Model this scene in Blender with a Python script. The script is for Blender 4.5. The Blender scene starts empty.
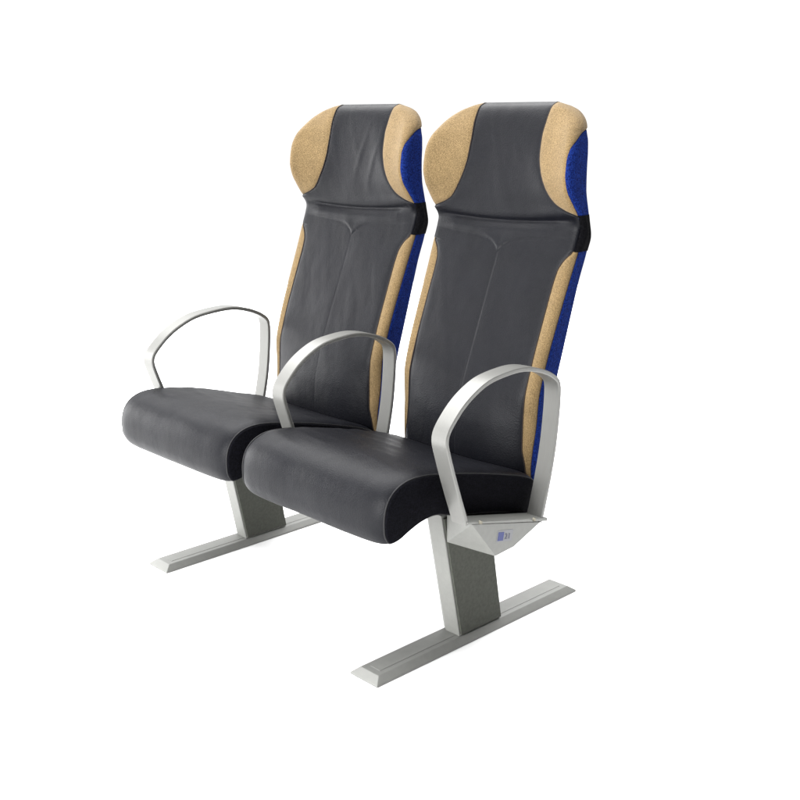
import bpy, bmesh, math, random
from mathutils import Vector, Matrix, noise
C = bpy.context.scene
COL = C.collection
PITCH = 0.47

# ------------------------------------------------------------ helpers
def lerp_tab(tab, z):
    """smooth (monotone-ish) interpolation of a table [(z, v), ...] sorted by z"""
    if z <= tab[0][0]: return tab[0][1]
    if z >= tab[-1][0]: return tab[-1][1]
    for i in range(len(tab) - 1):
        if tab[i][0] <= z <= tab[i+1][0]:
            z0, v0 = tab[i]; z1, v1 = tab[i+1]
            t = (z - z0) / (z1 - z0)
            def slope(k):
                if k <= 0 or k >= len(tab) - 1: return None
                a = (tab[k][1] - tab[k-1][1]) / (tab[k][0] - tab[k-1][0])
                b = (tab[k+1][1] - tab[k][1]) / (tab[k+1][0] - tab[k][0])
                if a * b <= 0: return 0.0
                return 2 * a * b / (a + b)
            d = (v1 - v0) / (z1 - z0)
            m0 = slope(i); m1 = slope(i + 1)
            if m0 is None: m0 = d
            if m1 is None: m1 = d
            h = z1 - z0
            return (v0 * (2*t**3 - 3*t*t + 1) + m0 * h * (t**3 - 2*t*t + t)
                    + v1 * (-2*t**3 + 3*t*t) + m1 * h * (t**3 - t*t))

def link(name, me, mat, parent=None, smooth=True):
    o = bpy.data.objects.new(name, me)
    COL.objects.link(o)
    if mat: me.materials.append(mat)
    if smooth:
        for p in me.polygons: p.use_smooth = True
    if parent: o.parent = parent
    return o

def bm_obj(name, bm, mat, parent=None, smooth=False, bevel=0.0, seg=2):
    if bevel > 0:
        bmesh.ops.bevel(bm, geom=list(bm.edges), offset=bevel, segments=seg, profile=.6, affect='EDGES', clamp_overlap=True)
    bmesh.ops.recalc_face_normals(bm, faces=list(bm.faces))
    me = bpy.data.meshes.new(name); bm.to_mesh(me); bm.free()
    o = link(name, me, mat, parent, smooth)
    if bevel > 0:
        for p in me.polygons: p.use_smooth = True
        m = o.modifiers.new('wn', 'WEIGHTED_NORMAL'); m.keep_sharp = True
    return o

def grid_mesh(name, rows, mat, parent, close=False, flip=False):
    n = len(rows[0]); vs = [v for r in rows for v in r]; fs = []
    for i in range(len(rows) - 1):
        for j in range(n if close else n - 1):
            k = (j + 1) % n
            q = (i*n + j, i*n + k, (i+1)*n + k, (i+1)*n + j)
            fs.append(q[::-1] if flip else q)
    me = bpy.data.meshes.new(name); me.from_pydata(vs, [], fs); me.validate(); me.update()
    return link(name, me, mat, parent)

def prism(bm, poly, axis, a, b):
    """extrude 2D polygon (u, v) along an axis. axis 'x': (u,v)=(y,z)"""
    def P(u, v, w):
        return (w, u, v) if axis == 'x' else ((u, w, v) if axis == 'y' else (u, v, w))
    v0 = [bm.verts.new(P(u, v, a)) for u, v in poly]
    v1 = [bm.verts.new(P(u, v, b)) for u, v in poly]
    n = len(poly)
    bm.faces.new(v0); bm.faces.new(v1[::-1])
    for i in range(n):
        j = (i + 1) % n
        bm.faces.new((v0[j], v0[i], v1[i], v1[j]))

def box(bm, x0, x1, y0, y1, z0, z1):
    prism(bm, [(y0, z0), (y1, z0), (y1, z1), (y0, z1)], 'x', x0, x1)

def tube(name, pts, r, mat, parent, n=8, close=False, flat=1.0):
    rows = []
    N = len(pts); V = [Vector(p) for p in pts]
    up = None
    for i in range(N):
        a = V[(i-1) % N] if (close or i > 0) else V[i]
        b = V[(i+1) % N] if (close or i < N-1) else V[i]
        t = (b - a).normalized()
        if up is None:
            up = Vector((0, 0, 1)) if abs(t.z) < .9 else Vector((1, 0, 0))
        s = t.cross(up)
        if s.length < 1e-5: s = t.cross(Vector((0, 1, 0)))
        s.normalize(); up2 = s.cross(t).normalized(); up = up2
        rows.append([tuple(V[i] + s * (r * math.cos(k*2*math.pi/n)) + up2 * (r * flat * math.sin(k*2*math.pi/n))) for k in range(n)])
    if close: rows.append(rows[0])
    return grid_mesh(name, rows, mat, parent, close=True)

def spline(pts, per=10, close=False):
    """Catmull-Rom"""
    V = [Vector(p) for p in pts]; n = len(V); out = []
    rng = range(n) if close else range(n - 1)
    for i in rng:
        if close: p0, p1, p2, p3 = V[(i-1) % n], V[i], V[(i+1) % n], V[(i+2) % n]
        else: p0, p1, p2, p3 = V[max(i-1, 0)], V[i], V[i+1], V[min(i+2, n-1)]
        for k in range(per):
            t = k / per
            # centripetal-ish via plain CR, good enough for dense points
            out.append(.5 * ((2*p1) + (p2 - p0)*t + (2*p0 - 5*p1 + 4*p2 - p3)*t*t + (3*p1 - p0 - 3*p2 + p3)*t**3))
    if not close: out.append(V[-1])
    return out

def resample(pts, n, close=False):
    V = [Vector(p) for p in pts]
    if close: V = V + [V[0]]
    L = [0]
    for i in range(1, len(V)): L.append(L[-1] + (V[i] - V[i-1]).length)
    out = []; j = 0
    cnt = n if close else n - 1
    for k in range(n):
        s = L[-1] * k / cnt
        while j < len(L) - 2 and L[j+1] < s: j += 1
        t = (s - L[j]) / max(L[j+1] - L[j], 1e-9)
        out.append(V[j].lerp(V[j+1], min(max(t, 0), 1)))
    return out

# ------------------------------------------------------------ materials
def mat_new(name):
    m = bpy.data.materials.new(name); m.use_nodes = True
    nt = m.node_tree
    b = nt.nodes['Principled BSDF']
    return m, nt, b

def noise_node(nt, scale, detail=3, rough=.5, stretch=None):
    tc = nt.nodes.new('ShaderNodeTexCoord')
    n = nt.nodes.new('ShaderNodeTexNoise'); n.inputs['Scale'].default_value = scale
    n.inputs['Detail'].default_value = detail; n.inputs['Roughness'].default_value = rough
    if stretch:
        mp = nt.nodes.new('ShaderNodeMapping'); mp.inputs['Scale'].default_value = stretch[0]
        mp.inputs['Rotation'].default_value = stretch[1]
        nt.links.new(tc.outputs['Object'], mp.inputs['Vector']); nt.links.new(mp.outputs[0], n.inputs['Vector'])
    else:
        nt.links.new(tc.outputs['Object'], n.inputs['Vector'])
    return n

def ramp(nt, fac, c0, c1, p0=.3, p1=.7):
    r = nt.nodes.new('ShaderNodeValToRGB')
    r.color_ramp.elements[0].position = p0; r.color_ramp.elements[0].color = (*c0, 1)
    r.color_ramp.elements[1].position = p1; r.color_ramp.elements[1].color = (*c1, 1)
    nt.links.new(fac, r.inputs[0]); return r

def bump(nt, b, src, strength, dist, prev=None):
    bp = nt.nodes.new('ShaderNodeBump'); bp.inputs['Strength'].default_value = strength
    bp.inputs['Distance'].default_value = dist
    nt.links.new(src, bp.inputs['Height'])
    if prev: nt.links.new(prev.outputs[0], bp.inputs['Normal'])
    nt.links.new(bp.outputs[0], b.inputs['Normal'])
    return bp

def leather(name, col, wr=.25):
    m, nt, b = mat_new(name)
    n1 = noise_node(nt, 14, 4)
    r = ramp(nt, n1.outputs['Fac'], tuple(c*.88 for c in col), tuple(c*1.12 for c in col))
    nt.links.new(r.outputs[0], b.inputs['Base Color'])
    b.inputs['Roughness'].default_value = .44
    b.inputs['Specular IOR Level'].default_value = .13
    n2 = noise_node(nt, 6, 3, .5, ((1.5, 1, .9), (0, .35, 0)))
    bp = bump(nt, b, n2.outputs['Fac'], wr, .03)
    tc = nt.nodes.new('ShaderNodeTexCoord')
    v = nt.nodes.new('ShaderNodeTexVoronoi'); v.inputs['Scale'].default_value = 420
    nt.links.new(tc.outputs['Object'], v.inputs['Vector'])
    bump(nt, b, v.outputs['Distance'], .25, .0012, bp)
    n3 = noise_node(nt, 30, 3)
    mr = nt.nodes.new('ShaderNodeMapRange'); mr.inputs['To Min'].default_value = .38; mr.inputs['To Max'].default_value = .52
    nt.links.new(n3.outputs['Fac'], mr.inputs['Value']); nt.links.new(mr.outputs[0], b.inputs['Roughness'])
    return m

def fabric(name, c0, c1, scale=260, bs=.5, sheen=.3, rough=.9, spec=.15):
    m, nt, b = mat_new(name)
    n1 = noise_node(nt, scale, 2, .6)
    r = ramp(nt, n1.outputs['Fac'], c0, c1, .36, .64)
    n0 = noise_node(nt, 25, 3, .6)
    mx = nt.nodes.new('ShaderNodeMix'); mx.data_type = 'RGBA'; mx.blend_type = 'MULTIPLY'
    mx.inputs[0].default_value = .35
    r0 = ramp(nt, n0.outputs['Fac'], (.7, .7, .7), (1.15, 1.15, 1.15))
    nt.links.new(r.outputs[0], mx.inputs[6]); nt.links.new(r0.outputs[0], mx.inputs[7])
    nt.links.new(mx.outputs[2], b.inputs['Base Color'])
    b.inputs['Roughness'].default_value = rough
    b.inputs['Specular IOR Level'].default_value = spec
    b.inputs['Sheen Weight'].default_value = sheen; b.inputs['Sheen Roughness'].default_value = .5
    bump(nt, b, n1.outputs['Fac'], bs, .0015)
    return m

def paint(name, col, rough=.4, metal=0.0, speck=.06, scale=60, bs=.05, spec=.5, stretch=None):
    m, nt, b = mat_new(name)
    n1 = noise_node(nt, scale, 4, .6, stretch)
    r = ramp(nt, n1.outputs['Fac'], tuple(c*(1-speck) for c in col), tuple(c*(1+speck) for c in col))
    nt.links.new(r.outputs[0], b.inputs['Base Color'])
    b.inputs['Roughness'].default_value = rough; b.inputs['Metallic'].default_value = metal
    b.inputs['Specular IOR Level'].default_value = spec
    if bs: bump(nt, b, n1.outputs['Fac'], bs, .001)
    return m

M = {}
M['leather'] = leather('charcoal_leather', (.0021, .0023, .0040), .12)
M['gusset'] = fabric('black_gusset_cloth', (.0014, .0014, .002), (.004, .004, .006), 380, .4, .0, .9, .04)
M['strap'] = fabric('black_elastic', (.001, .001, .0014), (.004, .004, .005), 300, .4, .0, .9, .04)
M['beige'] = fabric('beige_moquette', (.092, .062, .027), (.182, .124, .059), 520, .6, .08)
M['blue'] = fabric('blue_moquette', (.001, .003, .030), (.007, .022, .135), 430, .6, .0, .9, .05)
M['thread'] = paint('dark_piping', (.014, .009, .007), .7, 0, .1, 200, 0, .2)
M['piping'] = paint('black_piping', (.003, .003, .004), .6, 0, .1, 200, 0, .3)
M['alu'] = paint('brushed_aluminium', (.150, .150, .142), .40, .38, .04, 40, .02, .5, ((20, 1, 1), (0, 0, 0)))
M['silver'] = paint('silver_painted_steel', (.155, .157, .147), .5, .1, .05, 90, .04)
M['foot'] = paint('extruded_aluminium', (.168, .170, .160), .5, .1, .05, 50, .04)
M['panel'] = paint('grey_textured_panel', (.049, .051, .043), .8, 0, .14, 160, .25, .2)
M['steel'] = paint('bolt_steel', (.16, .15, .12), .4, .7, .05, 60, 0)
M['shell'] = paint('dark_back_shell', (.03, .03, .035), .5)
M['white'] = paint('studio_white', (.93, .93, .93), .9, 0, .004, 3, 0, .1)
M['label_plate'] = paint('pale_label', (.145, .148, .160), .5, 0, .03, 80, 0)
M['label_blue'] = paint('label_blue', (.008, .018, .12), .5, 0, .05, 80, 0)
M['label_ink'] = paint('label_ink', (.05, .052, .085), .5, 0, .05, 80, 0)

# ------------------------------------------------------------ the thing
seat = bpy.data.objects.new('double_seat', None); COL.objects.link(seat)
seat.empty_display_size = .2
seat['label'] = 'two-place ferry passenger seat in dark leather with beige and blue trim on silver legs'
seat['category'] = 'double seat'

# ------------------------------------------------------------ backrest
ZB, ZT = .27, 1.068
T_W = [(.27, .190), (.40, .194), (.70, .200), (.79, .2035), (.845, .2045), (.88, .2035), (.93, .205), (.965, .2045), (.99, .201), (1.01, .193), (1.025, .186), (1.038, .175), (1.05, .157), (1.058, .137), (1.063, .120), (1.068, .10)]
T_Y = [(.27, .105), (.35, .100), (.413, .104), (.48, .120), (.56, .150), (.65, .185), (.76, .229), (.805, .247), (.825, .254),
       (.86, .247), (.90, .243), (.95, .246), (1.0, .255), (1.03, .263), (1.05, .271), (1.06, .279), (1.068, .296)]
T_WING = [(.27, -.035), (.41, -.034), (.50, -.010), (.58, -.002), (.80, 0), (.85, .013), (.875, .026), (.90, .040), (.93, .048), (.965, .046), (1.0, .036), (1.03, .015), (1.05, .002), (1.068, 0)]
T_RC = [(.27, .022), (.83, .020), (.88, .017), (1.0, .018), (1.03, .022), (1.068, .02)]
T_YR = [(.27, .14), (.33, .160), (.37, .178), (.46, .195), (.58, .229), (.71, .264), (.80, .288), (.857, .283), (.93, .276), (1.0, .282), (1.04, .294), (1.058, .302), (1.068, .298)]
T_A = [(.27, .182), (.345, .176), (.38, .169), (.45, .167), (.70, .167), (.735, .169), (.755, .177), (.765, .185), (.772, .193)]       # leather edge, low strips
T_A2 = [(.847, .197), (.850, .188), (.856, .170), (.87, .143), (.90, .119), (.93, .105), (.96, .098), (1.0, .096), (1.03, .098), (1.068, .099)]

def bez(p0, p1, p2, n):
    return [((1-t)**2*p0[0] + 2*t*(1-t)*p1[0] + t*t*p2[0], (1-t)**2*p0[1] + 2*t*(1-t)*p1[1] + t*t*p2[1]) for t in [k/n for k in range(1, n+1)]]

class Section:
    def __init__(self, z):
        W = lerp_tab(T_W, z); yc = lerp_tab(T_Y, z); wing = lerp_tab(T_WING, z); yr = lerp_tab(T_YR, z)
        rc = lerp_tab(T_RC, z)
        self.z = z; self.W = W
        yf = lambda x: yc - wing * (x / W) ** 3
        th = yr - yf(W)
        rc = min(rc, max(th * .8, .0005)); rr = min(.022, max((th) * .3, .0003))
        pts = [(x, yf(x)) for x in [(W - rc) * k / 24 for k in range(25)]]
        P0 = pts[-1]; slope = -3 * wing * ((W-rc) / W) ** 2 / W
        ctl = (W - rc*.04, P0[1] + slope * rc * .55)
        P2 = (W, P0[1] + rc * .95 if th > .02 else P0[1] + th*.5)
        self.nfront = len(pts)
        pts += bez(P0, ctl, P2, 14)
        iend = len(pts) - 1
        W2 = min(W - .003, .2035)
        S1 = (W2, max(yr - rr, P2[1] + 1e-4))
        for k in range(1, 9):
            t = k / 8; pts.append((P2[0] + (S1[0]-P2[0])*t, P2[1] + (S1[1]-P2[1])*t))
        pts += bez(S1, (W2, yr + .002), (W2 - rr, yr + .004), 8)
        irear = len(pts) - 1
        bx = W2 - rr; bul = .018 * min(1, max(th, 0) / .06)
        for k in range(1, 13):
            t = k / 12; x = bx * (1 - t); pts.append((x, yr + .004 + bul * (1 - (x / bx) ** 2)))
        self.p = pts
        L = [0]
        for i in range(1, len(pts)): L.append(L[-1] + math.hypot(pts[i][0]-pts[i-1][0], pts[i][1]-pts[i-1][1]))
        self.L = L
        self.s_mid = L[self.nfront + 6]; self.s_cend = L[iend]; self.s_rear = L[irear]; self.s_edge = L[iend + 8]
    def at(self, s):
        L = self.L; s = min(max(s, 0), L[-1])
        lo, hi = 0, len(L) - 1
        while hi - lo > 1:
            m = (lo + hi) // 2
            if L[m] <= s: lo = m
            else: hi = m
        d = max(L[hi] - L[lo], 1e-9); t = (s - L[lo]) / d
        a, b = self.p[lo], self.p[hi]
        tx, ty = (b[0]-a[0]) / d, (b[1]-a[1]) / d
        return a[0] + (b[0]-a[0])*t, a[1] + (b[1]-a[1])*t, ty, -tx     # x, y, outward normal
    def s_of_x(self, x):
        for i in range(1, len(self.p)):
            if self.p[i][0] >= x:
                a, b = self.p[i-1], self.p[i]
                t = (x - a[0]) / max(b[0]-a[0], 1e-9)
                return self.L[i-1] + (self.L[i] - self.L[i-1]) * t
            if i > self.nfront + 14: break
        return self.s_mid

# beige / blue seam measured along the section from the middle of the front corner
T_B_LOW = [(.27, .000), (.36, .003), (.50, .010), (.70, .010), (.776, .010)]
T_B_TOP = [(.846, .001), (.87, -.002), (.90, -.006), (.93, -.008), (.955, -.008), (.975, -.004), (.990, .006), (1.004, .020), (1.014, .042), (1.0215, .12)]

def sA(S, z):
    if z < .776: return min(S.s_of_x(lerp_tab(T_A, z)), S.s_mid)
    if z > .846: return min(S.s_of_x(lerp_tab(T_A2, z)), S.s_mid)
    return S.s_mid + .001
def sB(S, z, sd=1):
    if z < .776: return S.s_mid + lerp_tab(T_B_LOW, z)
    if z > .846: return min(S.s_mid + lerp_tab(T_B_TOP, z) + (.014 if sd < 0 else 0) * min(1, (z - .846) / .03), S.s_rear)
    return S.s_mid

def zrows(z0, z1, step=.0028):
    out = []; z = z0
    while z < z1 - 1e-6:
        out.append(z)
        z += step if z < 1.03 else (.0022 if z < 1.055 else .0011)
    out.append(z1); return out

def vline(x):           # gathered V seam under the headrest
    a = abs(x)
    return .762 + .028 * (1 - math.exp(-a / .022)) + .010 * min(a / .19, 1)

def leather_disp(x, z, seed):
    d = 0
    zc = .825 + .010 * (x / .19) ** 2 + .003 * x / .19
    k = (z - zc)
    vf = .5 if seed > 5 else .6
    ed = 1 - 1.0 * min(1, max(0, (abs(x) - .14) / .05))
    d -= .0045 * ed * math.exp(-(k / .0040) ** 2)                         # horizontal fold
    d += .0035 * ed * math.exp(-((z - (zc - .016)) / .011) ** 2)          # soft roll under it
    d += .0030 * math.exp(-((z - (zc + .014)) / .012) ** 2)
    zv = vline(x); q = z - zv
    if q > 0: d += .0042 * ed * vf * math.exp(-q / .020) * (1 - math.exp(-q / .003))
    d -= .0018 * ed * vf * math.exp(-(q / .0026) ** 2)
    if z < .765 and z > .3:
        fd = min(1, (.765 - z) / .02)
        d -= .0011 * fd * (.25 if seed > 5 else 1) * math.exp(-(x / .0022) ** 2)                     # centre seam
        d += fd * vf * .0014 * (1 - math.exp(-abs(x) / .03)) - .0007 * fd * vf
    # wrinkles
    v = noise.noise(Vector((x * 9 + z * 5, z * 3.0, seed)))
    d += .0017 * v
    v2 = noise.noise(Vector((x * 26 + z * 9 + seed, z * 6, seed * 2)))
    d += .0011 * max(0, v2) * (1 if z > .84 or seed > 5 else .5)
    if seed > 5 and z > .86:                                         # left seat headrest has two soft slanting folds
        for (c, zz) in ((.018, .95), (.062, .93)):
            e = x - c - (z - zz) * .35
            d += .0011 * math.exp(-(e / .009) ** 2) * math.exp(-((z - zz) / .05) ** 2)
    return d

def make_backrest(cx, seed):
    kx = 1.022 if cx < 0 else 1.0
    def strip(name, mat, z0, z1, fa, fb, n, side, parent, edge=.0032, fall=.006, lift=.0, disp=None, fi=(1, 1)):
        rows = []
        for z in zrows(z0, z1):
            S = Section(z); a = fa(S, z); b = fb(S, z); b = max(a + 1e-5, b)
            row = []
            for k in range(n + 1):
                s = a + (b - a) * k / n
                if side == 0: s2, sg = abs(s), (1 if s >= 0 else -1)
                else: s2, sg = s, side
                x, y, nx, ny = S.at(s2)
                da = s - a if fi[0] else 9; db = b - s if fi[1] else 9
                dz = min(z - z0, z1 - z) if parent is not None and lift else 9
                w = (b - a)
                d = -edge * math.exp(-min(da, db) / fall) + lift * min(1, w / .03)
                if disp: d += disp(sg * x, z)
                row.append((cx + kx * sg * (x + nx * d), y + ny * d, z))
            rows.append(row)
        return grid_mesh(name, rows, mat, parent, flip=(side == -1))
    # front leather (the backrest itself): both halves in one sheet
    def la(S, z): return -(S.s_mid + .013 if .776 <= z <= .846 else sA(S, z))
    def lb(S, z): return sA(S, z)
    back = strip('backrest', M['leather'], ZB, ZT, la, lb, 150, 0, seat, disp=lambda x, z: leather_disp(x, z, seed))
    for sd in (-1, 1):
        strip('side_bolster', M['beige'], ZB, .7755, sA, sB, 14, sd, back, edge=.0028)
        strip('head_pad', M['beige'], .8465, ZT, sA, lambda S, z: sB(S, z, sd), 30, sd, back, edge=.0040, lift=.002)
        strip('side_panel', M['blue'], ZB, .7855, lambda S, z: sB(S, z) if z < .776 else S.s_mid + .012, lambda S, z: S.s_rear, 24, sd, back, edge=.0012, fall=.004, fi=(1, 0))
        strip('side_panel', M['blue'], .838, 1.0215, lambda S, z: sB(S, z, sd), lambda S, z: S.s_rear, 24, sd, back, edge=.0012, fall=.004, fi=(1, 0))
        # black strap wrapping the neck
        strip('strap', M['strap'], .775, .8475, lambda S, z: S.s_mid + (.012 if sd < 0 else -.0005), lambda S, z: S.s_rear + .02, 24, sd, back, edge=.0022, fall=.004, lift=.0008, disp=lambda x, z: (.0030 if x > 0 else -.002) * math.exp(-((z - .802) / .020) ** 2))
        # piping along leather / beige seams
        for (z0, z1) in ((.31, .7745), (.8478, 1.0665)):
            pts = []
            for z in zrows(z0, z1, .005):
                S = Section(z); x, y, nx, ny = S.at(sA(S, z)); e = -.0024
                pts.append((cx + kx * sd * (x + nx * e), y + ny * e, z))
            tube('piping', pts, .0015, M['thread'], back, 6)
        # beige / blue seam
        for (z0, z1) in ((.31, .7745), (.850, 1.020)):
            pts = []
            for z in zrows(z0, z1, .005):
                S = Section(z); x, y, nx, ny = S.at(sB(S, z, sd)); e = -.0022
                pts.append((cx + kx * sd * (x + nx * e), y + ny * e, z))
            tube('piping', pts, .0009, M['thread'], back, 6)
    # rear shell from side edge to side edge
    rows = []
    for z in zrows(ZB, ZT):
        S = Section(z); a = S.s_rear; b = S.L[-1]
        half = []
        for k in range(25):
            x, y, nx, ny = S.at(a + (b - a) * k / 24); half.append((x, y))
        rows.append([(cx + kx * x, y, z) for x, y in half] + [(cx - kx * x, y, z) for x, y in half[::-1][1:]])
    grid_mesh('back_shell', rows, M['shell'], back)
    return back

# ------------------------------------------------------------ cushion
CUSH = [(.125, .326), (.09, .347), (.03, .366), (-.06, .390), (-.14, .408), (-.20, .4185), (-.24, .4185), (-.268, .410), (-.289, .394),
        (-.301, .370), (-.3045, .342), (-.300, .314), (-.288, .2965), (-.270, .2945), (-.252, .2985), (-.230, .3075), (-.20, .3165), (-.165, .3185),
        (-.115, .305), (.0, .280), (.06, .262), (.105, .250), (.128, .268)]
def make_cushion(cx, seed):
    loop = resample(spline([(0, y, z) for y, z in CUSH], 8, True), 150, True)
    for it in range(14):
        loop = [p if (p.z < .325 or p.y > .08) else p * .5 + (loop[i-1] + loop[(i+1) % 150]) * .25 for i, p in enumerate(loop)]
    nrm = []
    for i in range(150):
        t = (loop[(i+1) % 150] - loop[i-1]).normalized()
        nrm.append(Vector((0, -t.z, t.y)))
    cy = sum(p.y for p in loop)/150; cz = sum(p.z for p in loop)/150
    if (loop[30] - Vector((0, cy, cz))).dot(nrm[30]) < 0: nrm = [-n for n in nrm]
    W = .212
    rows = []; NX = 70
    for k in range(NX + 1):
        u = -1 + 2 * k / NX
        u = math.sin(u * math.pi / 2) * .35 + u * .65
        x = W * u; e = W - abs(x)
        row = []
        for i in range(150):
            p = loop[i]; n = nrm[i]
            d = -.0085 * math.exp(-e / .013)
            top = max(0, n.z) if p.y > -.28 else 0
            d += -.006 * top * (1 - (x / W) ** 2) * math.exp(-((p.y - .02) / .12) ** 2)      # seat hollow
            d += .004 * (1 - (x / W) ** 4) * max(0, -n.y)                                    # front crown
            v = noise.noise(Vector((x * 7, p.y * 9 + seed, p.z * 9)))
            d += .0018 * v
            d += .0030 * max(0, noise.noise(Vector((x * 9 + p.y * 18, p.y * 24, seed)))) * max(0, n.z)
            row.append((cx + x, p.y + n.y * d, p.z + n.z * d))
        rows.append(row)
    c = grid_mesh('seat_cushion', rows, M['leather'], seat, close=True)
    for sd in (-1, 1):
        e0 = [loop[i] + nrm[i] * (-.0080) for i in range(150)]
        bm = bmesh.new(); prev = None
        for ins, dx in ((.0080, -.001), (.0088, .0025), (.0095, .0045), (.011, .0055)):
            ring = [bm.verts.new((cx + sd * (W + dx), (loop[i] - nrm[i]*ins).y, (loop[i] - nrm[i]*ins).z)) for i in range(150)]
            if prev:
                for i in range(150):
                    j = (i+1) % 150; bm.faces.new((prev[i], prev[j], ring[j], ring[i]))
            prev = ring
        bm.faces.new(prev)
        bm_obj('side_gusset', bm, M['gusset'], c, smooth=True)
        tube('piping', [(cx + sd * (W + .0005), p.y, p.z) for p in e0], .0017, M['piping'], c, 8, close=True)
    return c

for cx, seed in ((PITCH/2, 2.3), (-PITCH/2, 7.7)):
    make_backrest(cx, seed); make_cushion(cx - (.006 if cx > 0 else .018), seed)

# ------------------------------------------------------------ armrests
ARM = [(.086, .255), (.094, .275), (.112, .342), (.125, .405), (.1325, .470), (.1345, .510), (.1325, .531), (.124, .543),
       (.100, .558), (.065, .571), (.02, .5795), (-.03, .578), (-.075, .571), (-.112, .5555), (-.142, .536),
       (-.167, .512), (-.180, .495), (-.184, .480), (-.181, .462), (-.166, .414), (-.148, .362), (-.132, .318), (-.130, .309)]
def make_armrest(x, stretch=1.0):
    path = resample(spline([(0, a if a > 0 else a * stretch, b) for a, b in ARM], 8), 110)
    hw, th = .019, .0042
    rows = []
    for i, p in enumerate(path):
        a = path[max(i-1, 0)]; b = path[min(i+1, len(path)-1)]
        t = (b - a).normalized(); n = Vector((0, -t.z, t.y))
        ring = []
        for (u, v) in ((-1, -.55), (-.93, -1), (.93, -1), (1, -.55), (1, .55), (.93, 1), (-.93, 1), (-1, .55)):
            q = p + n * (v * th); ring.append((x + u * hw, q.y, q.z))
        rows.append(ring)
    o = grid_mesh('armrest', rows, M['alu'], seat, close=True)
    me = o.data; bm = bmesh.new(); bm.from_mesh(me)
    bmesh.ops.holes_fill(bm, edges=[e for e in bm.edges if e.is_boundary])
    bmesh.ops.recalc_face_normals(bm, faces=list(bm.faces))
    for e in bm.edges:
        if len(e.link_faces) == 2 and e.calc_face_angle(0) > math.radians(30): e.smooth = False
    bm.to_mesh(me); bm.free()
    return o
make_armrest(-.471, 1.14); make_armrest(0.0); make_armrest(.471)

# ------------------------------------------------------------ feet, legs, brackets
FW = .0385
def make_foot(x):
    bm = bmesh.new()
    # trapezoid extrusion along y, ends chamfered
    y0, y1 = -.284, .326
    z1 = .015
    def ring(y, inset, z):
        return
    base = [(x-FW, y0, 0), (x+FW, y0, 0), (x+FW, y1, 0), (x-FW, y1, 0)]
    low = [(x-FW, y0, .004), (x+FW, y0, .004), (x+FW, y1, .004), (x-FW, y1, .004)]
    top = [(x-FW+.013, y0+.016, z1), (x+FW-.013, y0+.016, z1), (x+FW-.013, y1-.016, z1), (x-FW+.013, y1-.016, z1)]
    R = [[bm.verts.new(v) for v in r] for r in (base, low, top)]
    bm.faces.new(R[0][::-1]); bm.faces.new(R[2])
    for a, b in ((R[0], R[1]), (R[1], R[2])):
        for i in range(4):
            j = (i+1) % 4; bm.faces.new((a[i], a[j], b[j], b[i]))
    f = bm_obj('foot_rail', bm, M['foot'], seat, bevel=.0015)
    # raised tread along the top
    bm = bmesh.new(); box(bm, x-.014, x+.014, y0+.03, y1-.03, z1-.002, z1+.0007)
    bm_obj('tread', bm, M['foot'], f, bevel=.0004)
    return f
def make_leg(x):
    bm = bmesh.new()
    def ring(yf, yr, z): return [(x-.014, yf, z), (x+.024, yf, z), (x+.024, yr, z), (x-.031, yr, z), (x-.031, yf+.012, z)]
    A = [bm.verts.new(v) for v in ring(-.043, .083, .0152)]; B = [bm.verts.new(v) for v in ring(-.0985, .037, .292)]
    bm.faces.new(A[::-1]); bm.faces.new(B)
    for i in range(5):
        j = (i+1) % 5; bm.faces.new((A[i], A[j], B[j], B[i]))
    l = bm_obj('leg', bm, M['silver'], seat, bevel=.002, seg=2)
    for e0, e1, mt in ((x+.0245, x+.0285, M['panel']),):
        bm = bmesh.new(); prism(bm, [(-.093, .285), (-.0405, .019), (.081, .019), (.035, .285)], 'x', e0, e1)
        bm_obj('side_cover', bm, mt, l, bevel=.001)
    return l
for x in (-.367, .367): make_foot(x); make_leg(x)

def make_bracket(sd):
    bm = bmesh.new()
    xi, xo = .3965, .490
    pts = [(xo, -.118, .3075), (xo, .086, .257), (xo, .004, .2275), (xo, -.050, .2235),
           (xi, -.088, .300), (xi, -.087, .236), (xi, .005, .222), (xi, .085, .250), (xi, .085, .262)]
    for a, b, c in pts: bm.verts.new((sd*a, b, c))
    h = bmesh.ops.convex_hull(bm, input=list(bm.verts))
    bmesh.ops.dissolve_limit(bm, angle_limit=.12, verts=list(bm.verts), edges=list(bm.edges))
    br = bm_obj('bracket', bm, M['silver'], seat, bevel=.0012)
    for p in br.data.polygons: p.use_smooth = False
    # folded lip that carries the armrest
    def lipz(y): return .307 - (y + .115) * .236
    bm = bmesh.new()
    prism(bm, [(-.132, lipz(-.132)+.001), (-.132, lipz(-.132)+.005), (.104, lipz(.104)+.006), (.104, lipz(.104)-.001)], 'x', sd*.450, sd*.4925)
    bm_obj('lip', bm, M['silver'], br, bevel=.001)
    for y in (-.098, .060):
        bm = bmesh.new()
        bmesh.ops.create_cone(bm, cap_ends=True, segments=14, radius1=.0040, radius2=.0030, depth=.005,
                              matrix=Matrix.Translation((sd*.494, y, lipz(y)+.004)) @ Matrix.Rotation(math.pi/2*sd, 4, 'Y'))
        bm_obj('bolt', bm, M['steel'], br, smooth=False)
    return br
br = make_bracket(1); make_bracket(-1)

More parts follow.
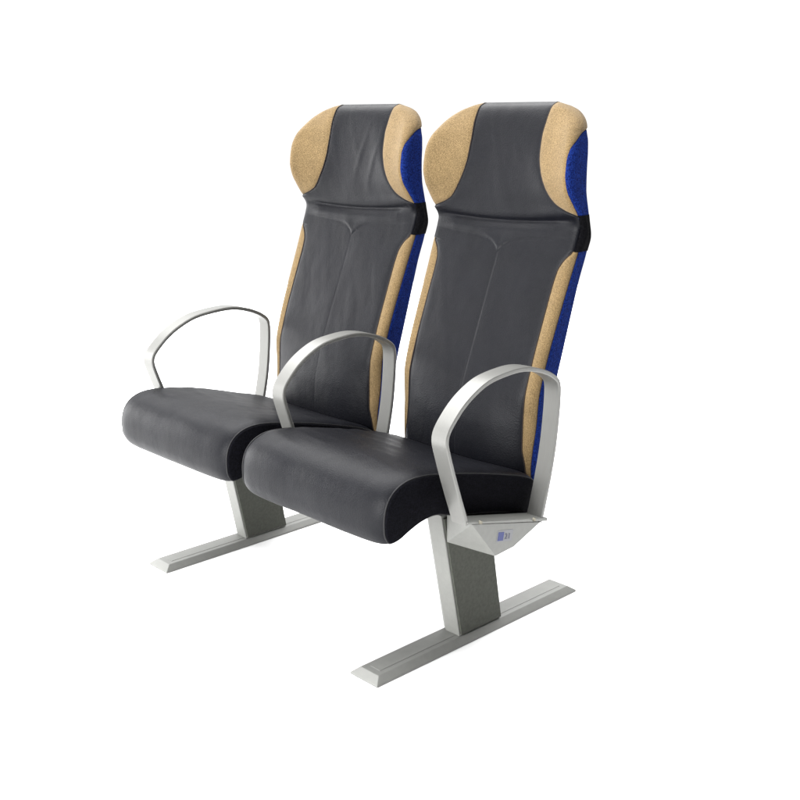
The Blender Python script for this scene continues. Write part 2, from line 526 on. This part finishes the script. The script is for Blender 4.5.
# small sticker on the flat outer side of the bracket
n = Vector((1, 0, 0)); ex = Vector((0, 1, -.20)).normalized(); ey = n.cross(ex)
ctr = Vector((.490, -.024, .2585))
def sticker(name, mat, x0, x1, y0, y1, h, parent):
    bm = bmesh.new(); vs = []
    for hh in (-.0003, h):
        for u, v in ((x0, y0), (x1, y0), (x1, y1), (x0, y1)):
            vs.append(bm.verts.new(ctr + ex*u + ey*v + n*hh))
    bm.faces.new(vs[3::-1]); bm.faces.new(vs[4:])
    for i in range(4):
        j = (i+1) % 4; bm.faces.new((vs[i], vs[j], vs[4+j], vs[4+i]))
    return bm_obj(name, bm, mat, parent)
sticker('sticker', M['label_plate'], -.023, .023, -.0115, .0115, .0005, br)
sticker('emblem', M['label_blue'], -.020, -.004, -.009, .008, .0010, br)
for k, g in enumerate(('2', '1')):
    cu = bpy.data.curves.new('g', 'FONT'); cu.body = g; cu.size = .016; cu.extrude = .0003
    to = bpy.data.objects.new('tmp', cu); COL.objects.link(to)
    dg = bpy.context.evaluated_depsgraph_get()
    me = bpy.data.meshes.new_from_object(to.evaluated_get(dg))
    bpy.data.objects.remove(to)
    mt = Matrix(((ex.x, ey.x, n.x, 0), (ex.y, ey.y, n.y, 0), (ex.z, ey.z, n.z, 0), (0, 0, 0, 1)))
    me.transform(Matrix.Translation(ctr + ex * (.000 + k * .009) + ey * (-.0065) + n * .0010) @ mt)
    link('digit', me, M['label_ink'], br, smooth=False)

# cross beam under both cushions
bm = bmesh.new()
prism(bm, [(-.03, .262), (-.03, .284), (.07, .262), (.07, .236)], 'x', -.455, .4545)
bm_obj('seat_beam', bm, M['shell'], seat, bevel=.003)

# ------------------------------------------------------------ ground
bm = bmesh.new()
bmesh.ops.create_circle(bm, cap_ends=True, segments=96, radius=4.6)
fl = bm_obj('floor', bm, M['white'], None)
fl.location = (0, 0, 0); fl['kind'] = 'structure'

# ------------------------------------------------------------ light
w = bpy.data.worlds.new('World'); C.world = w; w.use_nodes = True
nt = w.node_tree; bg = nt.nodes['Background']
tc = nt.nodes.new('ShaderNodeTexCoord'); sp = nt.nodes.new('ShaderNodeSeparateXYZ')
nt.links.new(tc.outputs['Generated'], sp.inputs[0])
mr = nt.nodes.new('ShaderNodeMapRange'); mr.interpolation_type = 'SMOOTHSTEP'
mr.inputs['From Min'].default_value = -.30; mr.inputs['From Max'].default_value = .45
mr.inputs['To Min'].default_value = .51; mr.inputs['To Max'].default_value = .14
nt.links.new(sp.outputs['X'], mr.inputs['Value']); nt.links.new(mr.outputs[0], bg.inputs['Strength'])
bg.inputs['Color'].default_value = (1, 1, 1, 1)

def area(name, loc, target, size, power, col=(1, 1, 1)):
    l = bpy.data.lights.new(name, 'AREA'); l.shape = 'SQUARE'; l.size = size; l.energy = power; l.color = col
    o = bpy.data.objects.new(name, l); COL.objects.link(o); o.location = loc
    d = Vector(target) - Vector(loc); o.rotation_euler = d.to_track_quat('-Z', 'Y').to_euler()
    return o
area('overhead_fill', (-1.6, .6, 4.6), (-1.2, .3, 0), 7.0, 510)  # added lamp, keeps the floor bright white
area('side_fill', (-6.5, -2.2, 1.2), (0, 0, .1), 3.4, 170)  # added low lamp, lifts the shade on the floor under the seat
area('key_softbox', (.3, -4.8, 1.5), (0, 0, .1), 2.8, 235)

# ------------------------------------------------------------ camera
cam = bpy.data.cameras.new('Camera'); co = bpy.data.objects.new('Camera', cam); COL.objects.link(co)
r = Vector((0.6909411, 0.72288936, -0.00560092)); u = Vector((-0.18177347, 0.18122833, 0.96649609)); f = Vector((-0.69968478, 0.66677378, -0.25662021))
co.matrix_world = Matrix(((r.x, u.x, -f.x, 1.76155081), (r.y, u.y, -f.y, -1.51230467), (r.z, u.z, -f.z, 1.04728731), (0, 0, 0, 1)))
cam.sensor_width = 36; cam.lens = 1081.3067 / 800 * 36; cam.clip_end = 200; cam.clip_start = .05
C.camera = co
C.view_settings.view_transform = 'Standard'; C.view_settings.look = 'None'
C.view_settings.exposure = 1.12; C.view_settings.gamma = 1
C.render.engine = 'CYCLES'
